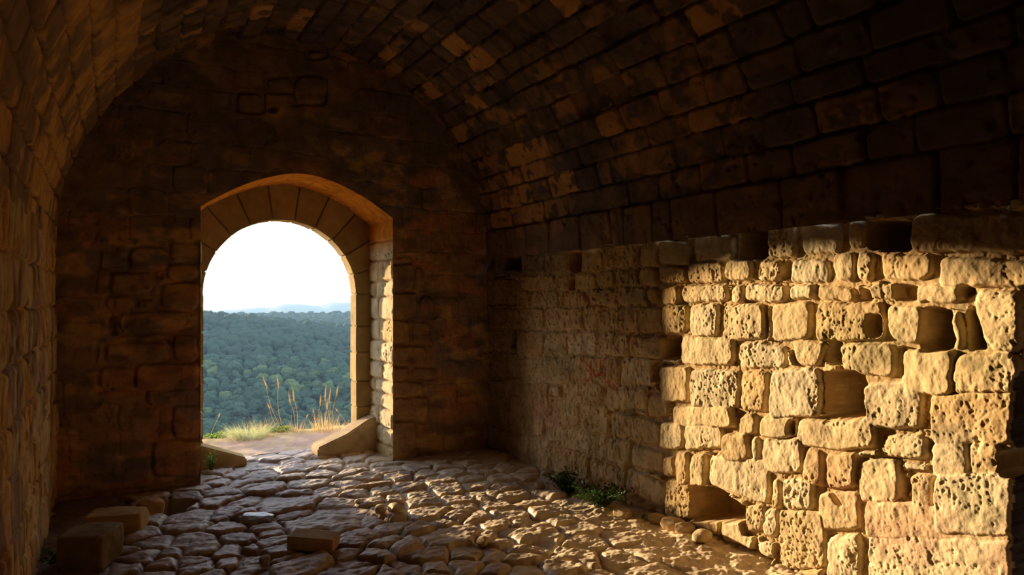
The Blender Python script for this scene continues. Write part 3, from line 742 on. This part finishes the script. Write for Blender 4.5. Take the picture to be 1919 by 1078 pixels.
weed('weed', 'low spreading dark weed at the right wall, the nearer of two', wspot(3.27, 4.22), 80, .20, .24, M_weed, seed=2)
weed('weed', 'small fresh green weed at the foot of the left door jamb', wspot(.80, 6.93), 22, .24, .07, M_bright, seed=3, leaf=.018)
weed('weed', 'dark weed in the shade at the foot of the left wall', wspot(-.24, 4.95), 26, .16, .13, M_weed, seed=4)
weed('weed', 'tiny bright sprout at the foot of the sunlit wall', wspot(3.37, 3.86), 5, .06, .03, M_bright, seed=5, leaf=.016)

def gz(x_, y_): return float(ledge_h(np.array([[x_]]), np.array([[y_]]))[0, 0]) - .01
def gspot(px, py): x_, y_ = on_z(px, py); return (x_, y_, gz(x_, y_))
tuft('grass_tuft', 'large round tuft of pale green grass at the edge outside', 'grass', gspot(466, 824), M_tuft, 620, .19, .19, .0035, .9, 1)
tuft('grass_tuft', 'thin dry tuft behind the right of the pale round tuft', 'grass', gspot(492, 812), M_dry, 70, .08, .28, .003, .5, 2)
tuft('grass_tuft', 'dry upright tuft at the right of the ledge outside', 'grass', gspot(608, 811), M_dry, 150, .14, .24, .003, .35, 3)
tuft('grass_tuft', 'sparse dry tuft left of the upright tuft on the ledge', 'grass', gspot(556, 811), M_dry, 60, .10, .15, .003, .5, 4)
tuft('grass_tuft', 'short straw tuft close to the right guard stone outside', 'grass', gspot(645, 808), M_dry, 70, .12, .13, .003, .7, 5)
tuft('grass_tuft', 'small dry wisp in the paving crack before the right guard stone', 'grass', (spot(628, 863)[0], spot(628, 863)[1], -.03), M_dry, 26, .05, .07, .002, .8, 6)
tuft('grass_tuft', 'small dry wisp in the path in the middle of the ledge', 'grass', gspot(548, 834), M_dry, 22, .04, .07, .002, .6, 7)
weed('low_plant', 'low bright green plant at the left edge outside, by the jamb', gspot(402, 822), 30, .07, .20, M_bright, seed=7, leaf=.03)
weed('low_plant', 'low bright green plant right of the pale round tuft', gspot(522, 812), 34, .08, .17, M_bright, seed=8, leaf=.03)
weed('low_plant', 'small green plant between the left plant and the round tuft', gspot(438, 822), 16, .07, .08, M_bright, seed=9, leaf=.028)
# carpet of short dry grass along the lip
r_ = random.Random(77); V, Fq = [], []
for _ in range(260):
    x_ = r_.uniform(.3, 3.6); y_ = 8.28 + .08 * (x_ - 1.8) + r_.gauss(0, .09); z_ = gz(x_, y_)
    v_, f_ = blades(6, .03, .07, .0025, .9, r_.random()); b0 = len(V)
    V += [(a + x_, b + y_, c + z_) for a, b, c in v_]; Fq += [tuple(q + b0 for q in f) for f in f_]
tag(mesh_from('short_grass', V, Fq, M_dry, smooth=False), 'short dry grass along the lip of the ledge', 'grass', kind='stuff')
# tall seed stalks, each by itself
def stalk(b, t_, label, head=.06, dr=M_dry):
    (x0, y0, z0) = gspot(*b); u = Vector(ray(*t_)); s_ = y0 / u.y; tip = Vector((u.x * s_, y0, CAM_Z + u.z * s_))
    e_ = bpy.data.objects.new('grass_stalk', None); col.objects.link(e_); e_.location = (x0, y0, z0); tag(e_, label, 'grass stalk')
    d = tip - Vector((x0, y0, z0)); bow = Vector((d.z * .06 * random.choice((-1, 1)), 0, 0))
    pts = [d * k + bow * math.sin(k * 3.14) for k in (0, .2, .4, .6, .8, 1)]
    V, Fq = [], []; tube_pts(V, Fq, pts, [.0032, .003, .0027, .0024, .002, .0015], 5); mesh_from('stem', V, Fq, dr, parent=e_)
    if head:
        V, Fq = [], []; n_ = d.normalized(); a = pts[-1] - n_ * head * .4
        tube_pts(V, Fq, [a + n_ * head * 1.4 * k for k in (0, .15, .4, .7, 1)], [.002, .006, .008, .006, .001], 6)
        r2 = random.Random(int(b[0] * 7 + t_[1]))
        for k in range(26):
            c = a + n_ * head * 1.4 * r2.random(); o_ = Vector((r2.gauss(0, 1), r2.gauss(0, 1), r2.gauss(.8, .5))).normalized() * .022; s2 = o_.cross(n_).normalized() * .0012
            b0 = len(V); V += [tuple(c - s2), tuple(c + s2), tuple(c + o_ + s2 * .3), tuple(c + o_ - s2 * .3)]; Fq.append((b0, b0 + 1, b0 + 2, b0 + 3))
        mesh_from('seed_head', V, Fq, dr, parent=e_)
for b, t_, lb, hd in [
    ((532, 811), (499, 722), 'tall leaning seed stalk, highest at the left of the pair', .11), ((533, 810), (522, 722), 'tall upright seed stalk, right one of the highest pair', .10),
    ((526, 811), (505, 764), 'short bent stalk below the leaning tall one', .05), ((553, 812), (544, 752), 'stalk with long seed head, left of the middle cluster', .12),
    ((557, 812), (551, 746), 'stalk with long seed head, tallest of the middle cluster', .12), ((540, 811), (547, 778), 'short slanting stalk left of the middle cluster', 0),
    ((568, 811), (576, 781), 'thin stalk just right of the middle cluster', .02), ((590, 811), (588, 773), 'thin stalk at the left of the right cluster', .03),
    ((598, 811), (601, 755), 'upright stalk with seed head, second in the right cluster', .10), ((606, 811), (610, 744), 'tallest straight stalk of the right cluster', .14),
    ((612, 811), (618, 748), 'stout pale stalk in the right cluster, beside the tallest', .14), ((616, 811), (614, 762), 'short pale stalk in the thick of the right cluster', .10),
    ((624, 810), (632, 737), 'slanting tall stalk at the right of the right cluster', .08), ((655, 807), (632, 770), 'stalk leaning left near the right door jamb', .03),
    ((388, 818), (411, 780), 'curved bare stalk at the left edge by the jamb', .02), ((640, 808), (634, 790), 'tiny stalk with round head by the right jamb', .02)]:
    stalk(b, t_, lb, hd)

# ================================================================== VALLEY AND HILLS
def terr(X, Y):
    z = np.interp(Y, [12, 60, 150, 300, 420, 560, 700, 760, 900, 1000, 1150, 1350, 1600], [-4.5, -34, -62, -78, -60, -40, -25.5, -27, -42, -48, -44, -37, -60])
    k = (X / Y - .2)
    z = z + np.where((Y > 300), 1, 0) * (-8) * np.clip(k / .10, -1.05, 1.05) * sstep(450, 700, Y) * sstep(950, 760, Y)
    return z + (fbm(X / 55, Y / 55, 901, 3) - .5) * 16 * sstep(200, 400, Y) * (1 - .75 * sstep(600, 700, Y))
M_hill = plain_mat('hillside_scrub', (.05, .07, .025), .9, .2, .3)
rx = np.linspace(-.5, .9, 150); ry = np.concatenate([np.arange(12, 300, 8), np.arange(300, 800, 5), np.arange(800, 1640, 12)])
A, B = np.meshgrid(rx, ry, indexing='ij'); XX = A * (B + 60)
grid_mesh('hillside', np.stack([XX, B, terr(XX, B)], -1), M_hill, None, kind='structure')

def tree_leaf_mat(name, c):
    m, t, b = nodes(name); L = t.links.new
    tcd = t.nodes.new('ShaderNodeTexCoord'); n = t.nodes.new('ShaderNodeTexNoise'); n.inputs['Scale'].default_value = 1.6; n.inputs['Detail'].default_value = 6; n.inputs['Roughness'].default_value = .7
    L(tcd.outputs['Object'], n.inputs['Vector'])
    rr = t.nodes.new('ShaderNodeValToRGB'); rr.color_ramp.elements[0].position = .35; rr.color_ramp.elements[1].position = .65
    rr.color_ramp.elements[0].color = (*[q * .5 for q in c], 1); rr.color_ramp.elements[1].color = (*[q * 1.5 for q in c], 1)
    oi = t.nodes.new('ShaderNodeObjectInfo'); mr = t.nodes.new('ShaderNodeMapRange'); mr.inputs['To Min'].default_value = .75; mr.inputs['To Max'].default_value = 1.3
    L(oi.outputs['Random'], mr.inputs['Value']); sc_ = t.nodes.new('ShaderNodeVectorMath'); sc_.operation = 'SCALE'
    L(n.outputs['Fac'], rr.inputs[0]); L(rr.outputs[0], sc_.inputs[0]); L(mr.outputs[0], sc_.inputs['Scale']); L(sc_.outputs[0], b.inputs['Base Color'])
    b.inputs['Roughness'].default_value = .85; b.inputs['Specular IOR Level'].default_value = .1
    bp = t.nodes.new('ShaderNodeBump'); bp.inputs['Strength'].default_value = 1; bp.inputs['Distance'].default_value = .5; L(n.outputs['Fac'], bp.inputs['Height']); L(bp.outputs[0], b.inputs['Normal'])
    return m
M_tree = [tree_leaf_mat('oak_foliage', (.035, .060, .030)), tree_leaf_mat('light_foliage', (.07, .10, .035))]
M_trunk = plain_mat('bark', (.06, .045, .03), .9)
def tree_arrays(sub, seed):
    bm = bmesh.new(); bmesh.ops.create_icosphere(bm, subdivisions=sub, radius=1)
    V = np.array([v_.co[:] for v_ in bm.verts]); Fc = np.array([[v_.index for v_ in f.verts] for f in bm.faces]); bm.free()
    r = .62 + .75 * noise3(V * 1.9 + seed * 3.1, 1) + .34 * (noise3(V * 4.6 + seed, 2) - .5) + (.16 * (noise3(V * 11 + seed, 3) - .5) if sub > 2 else 0)
    P_ = V * r[:, None] * np.array([2.9, 2.9, 2.3]); P_[:, 2] += 3.1
    return P_, Fc
crowns = []
for k in range(7):
    P_, Fc = tree_arrays(4, k)
    TV, TF = [], []; tube_pts(TV, TF, [(0, 0, -.6), (.05, 0, .9), (.1, .05, 2.4)], [.28, .22, .14], 6)
    m1 = bpy.data.meshes.new('crown'); m1.from_pydata(P_.tolist(), [], Fc.tolist()); m1.materials.append(M_tree[k % 4 == 3])
    for p_ in m1.polygons: p_.use_smooth = True
    m2 = bpy.data.meshes.new('trunk'); m2.from_pydata(TV, [], TF); m2.materials.append(M_trunk)
    crowns.append((m1, m2))
pos = []
Y = 306.; row_ = 0
while Y < 770:
    Xa, Xb = -.30 * Y, .56 * Y; row_ += 1; x_ = Xa + (row_ * 3.1) % 7.6
    while x_ < Xb:
        pos.append((x_ + rng.uniform(-2.3, 2.3), Y + rng.uniform(-2.3, 2.3))); x_ += 7.6
    Y += 7.2
Y = 1010.
while Y < 1380:
    x_ = -.25 * Y + rng.uniform(0, 9)
    while x_ < .52 * Y: pos.append((x_ + rng.uniform(-3, 3), Y + rng.uniform(-3, 3))); x_ += 9
    Y += 10
pos = np.array(pos); pz = terr(pos[:, 0], pos[:, 1])
inv = (pos[:, 0] / pos[:, 1] > .105) & (pos[:, 0] / pos[:, 1] < .31) & ((pz + 5 - CAM_Z) / pos[:, 1] > -.205)
order = np.argsort(pos[:, 1] + np.where(inv, 0, 1e5)); near = order[:300]; farr = order[300:]
protos = None
for k, i in enumerate(near):
    ci_ = int(rng.integers(0, 7)); m1, m2 = crowns[ci_]
    c_ = bpy.data.objects.new('oak_tree', m1); col.objects.link(c_)
    s_ = float(rng.uniform(.85, 1.5))
    c_.location = (float(pos[i, 0]), float(pos[i, 1]), float(pz[i])); c_.scale = (s_, s_, s_ * float(rng.uniform(.85, 1.2))); c_.rotation_euler = (0, 0, float(rng.uniform(0, 6.28)))
    if ci_ == 3: tag(c_, 'paler yellow-green oak among the dark ones across the valley', 'tree', 'paler oaks across the valley')
    else: tag(c_, 'dark rounded oak in the dense wood on the lower slope across the valley', 'tree', 'dark oaks on the lower slope across the valley')
    t_ = bpy.data.objects.new('trunk', m2); col.objects.link(t_); t_.parent = c_
bases = {s: [tree_arrays(s, 20 + k) for k in range(6)] for s in (2, 3)}
VV, FF, n0 = [], [], 0
for i in farr:
    P_, Fc = bases[3 if pos[i, 1] < 520 and abs(pos[i, 0] / pos[i, 1] - .2) < .12 else 2][int(rng.integers(0, 6))]
    a = rng.uniform(0, 6.28); s_ = rng.uniform(1.1, 1.7) * (1.5 if pos[i, 1] > 900 else 1)
    R_ = np.array([[math.cos(a), -math.sin(a), 0], [math.sin(a), math.cos(a), 0], [0, 0, rng.uniform(.85, 1.2)]]) * s_
    VV.append(P_ @ R_.T + np.array([pos[i, 0], pos[i, 1], pz[i] - .6])); FF.append(Fc + n0); n0 += len(P_)
tag(mesh_from('wood', np.concatenate(VV), np.concatenate(FF), M_tree[0]), 'dense oak wood covering the upper slope and ridge across the valley', 'wood', kind='stuff')

def ridge(name, y0, y1, prof, c, seed, amp):
    rx = np.linspace(-.3, .8, 260); ry = np.linspace(0, 1, 24); A, B = np.meshgrid(rx, ry, indexing='ij')
    Yy = y0 + (y1 - y0) * B; Xx = A * Yy
    top = np.interp(A, *prof)
    z = -260 + (top + 260) * np.sin(np.clip(B, 0, 1) * math.pi) ** .8
    z = z + (fbm(A * 40, B * 6, seed, 4) - .5) * amp * np.sin(B * math.pi)
    grid_mesh(name, np.stack([Xx, Yy, z], -1), plain_mat(name + '_scrub', c, .95, .01, .25), None, kind='structure')
def pr_(pts, D):       # skyline heights of a ridge at distance D
    R_ = [];
    for px, py in pts: a, b, c = ray(px, py); R_.append((a / b, CAM_Z + c / b * D))
    R_.sort(); return [r[0] for r in R_], [r[1] for r in R_]
ridge('mountain_ridge', 3600, 5200, pr_([(300, 584), (400, 582), (470, 578), (510, 577), (530, 571), (560, 571), (600, 574), (620, 567), (660, 565), (760, 560), (900, 566)], 4400), (.06, .08, .04), 41, 14)
ridge('mountain_range', 10500, 13500, pr_([(300, 578), (400, 574), (470, 568), (520, 557), (560, 556), (600, 560), (660, 556), (800, 550)], 12000), (.06, .08, .05), 43, 40)

# haze filling the valley air
hm = bpy.data.materials.new('valley_haze'); hm.use_nodes = True; t = hm.node_tree; t.nodes.clear()
vsn = t.nodes.new('ShaderNodeVolumeScatter'); vsn.inputs['Color'].default_value = (.42, .70, 1, 1); vsn.inputs['Density'].default_value = 1.4e-4; vsn.inputs['Anisotropy'].default_value = 0
ou_ = t.nodes.new('ShaderNodeOutputMaterial'); t.links.new(vsn.outputs[0], ou_.inputs['Volume'])
x0, x1, y0, y1, z0, z1 = -4000, 12000, 20, 14500, -320, 300
Vv = [(x0, y0, z0), (x1, y0, z0), (x1, y1, z0), (x0, y1, z0), (x0, y0, z1), (x1, y0, z1), (x1, y1, z1), (x0, y1, z1)]
hz = mesh_from('valley_haze', Vv, [(0, 3, 2, 1), (4, 5, 6, 7), (0, 1, 5, 4), (1, 2, 6, 5), (2, 3, 7, 6), (3, 0, 4, 7)], hm, smooth=False)
tag(hz, 'thin bluish haze filling the valley between the near wood and the mountains', 'haze', kind='stuff')
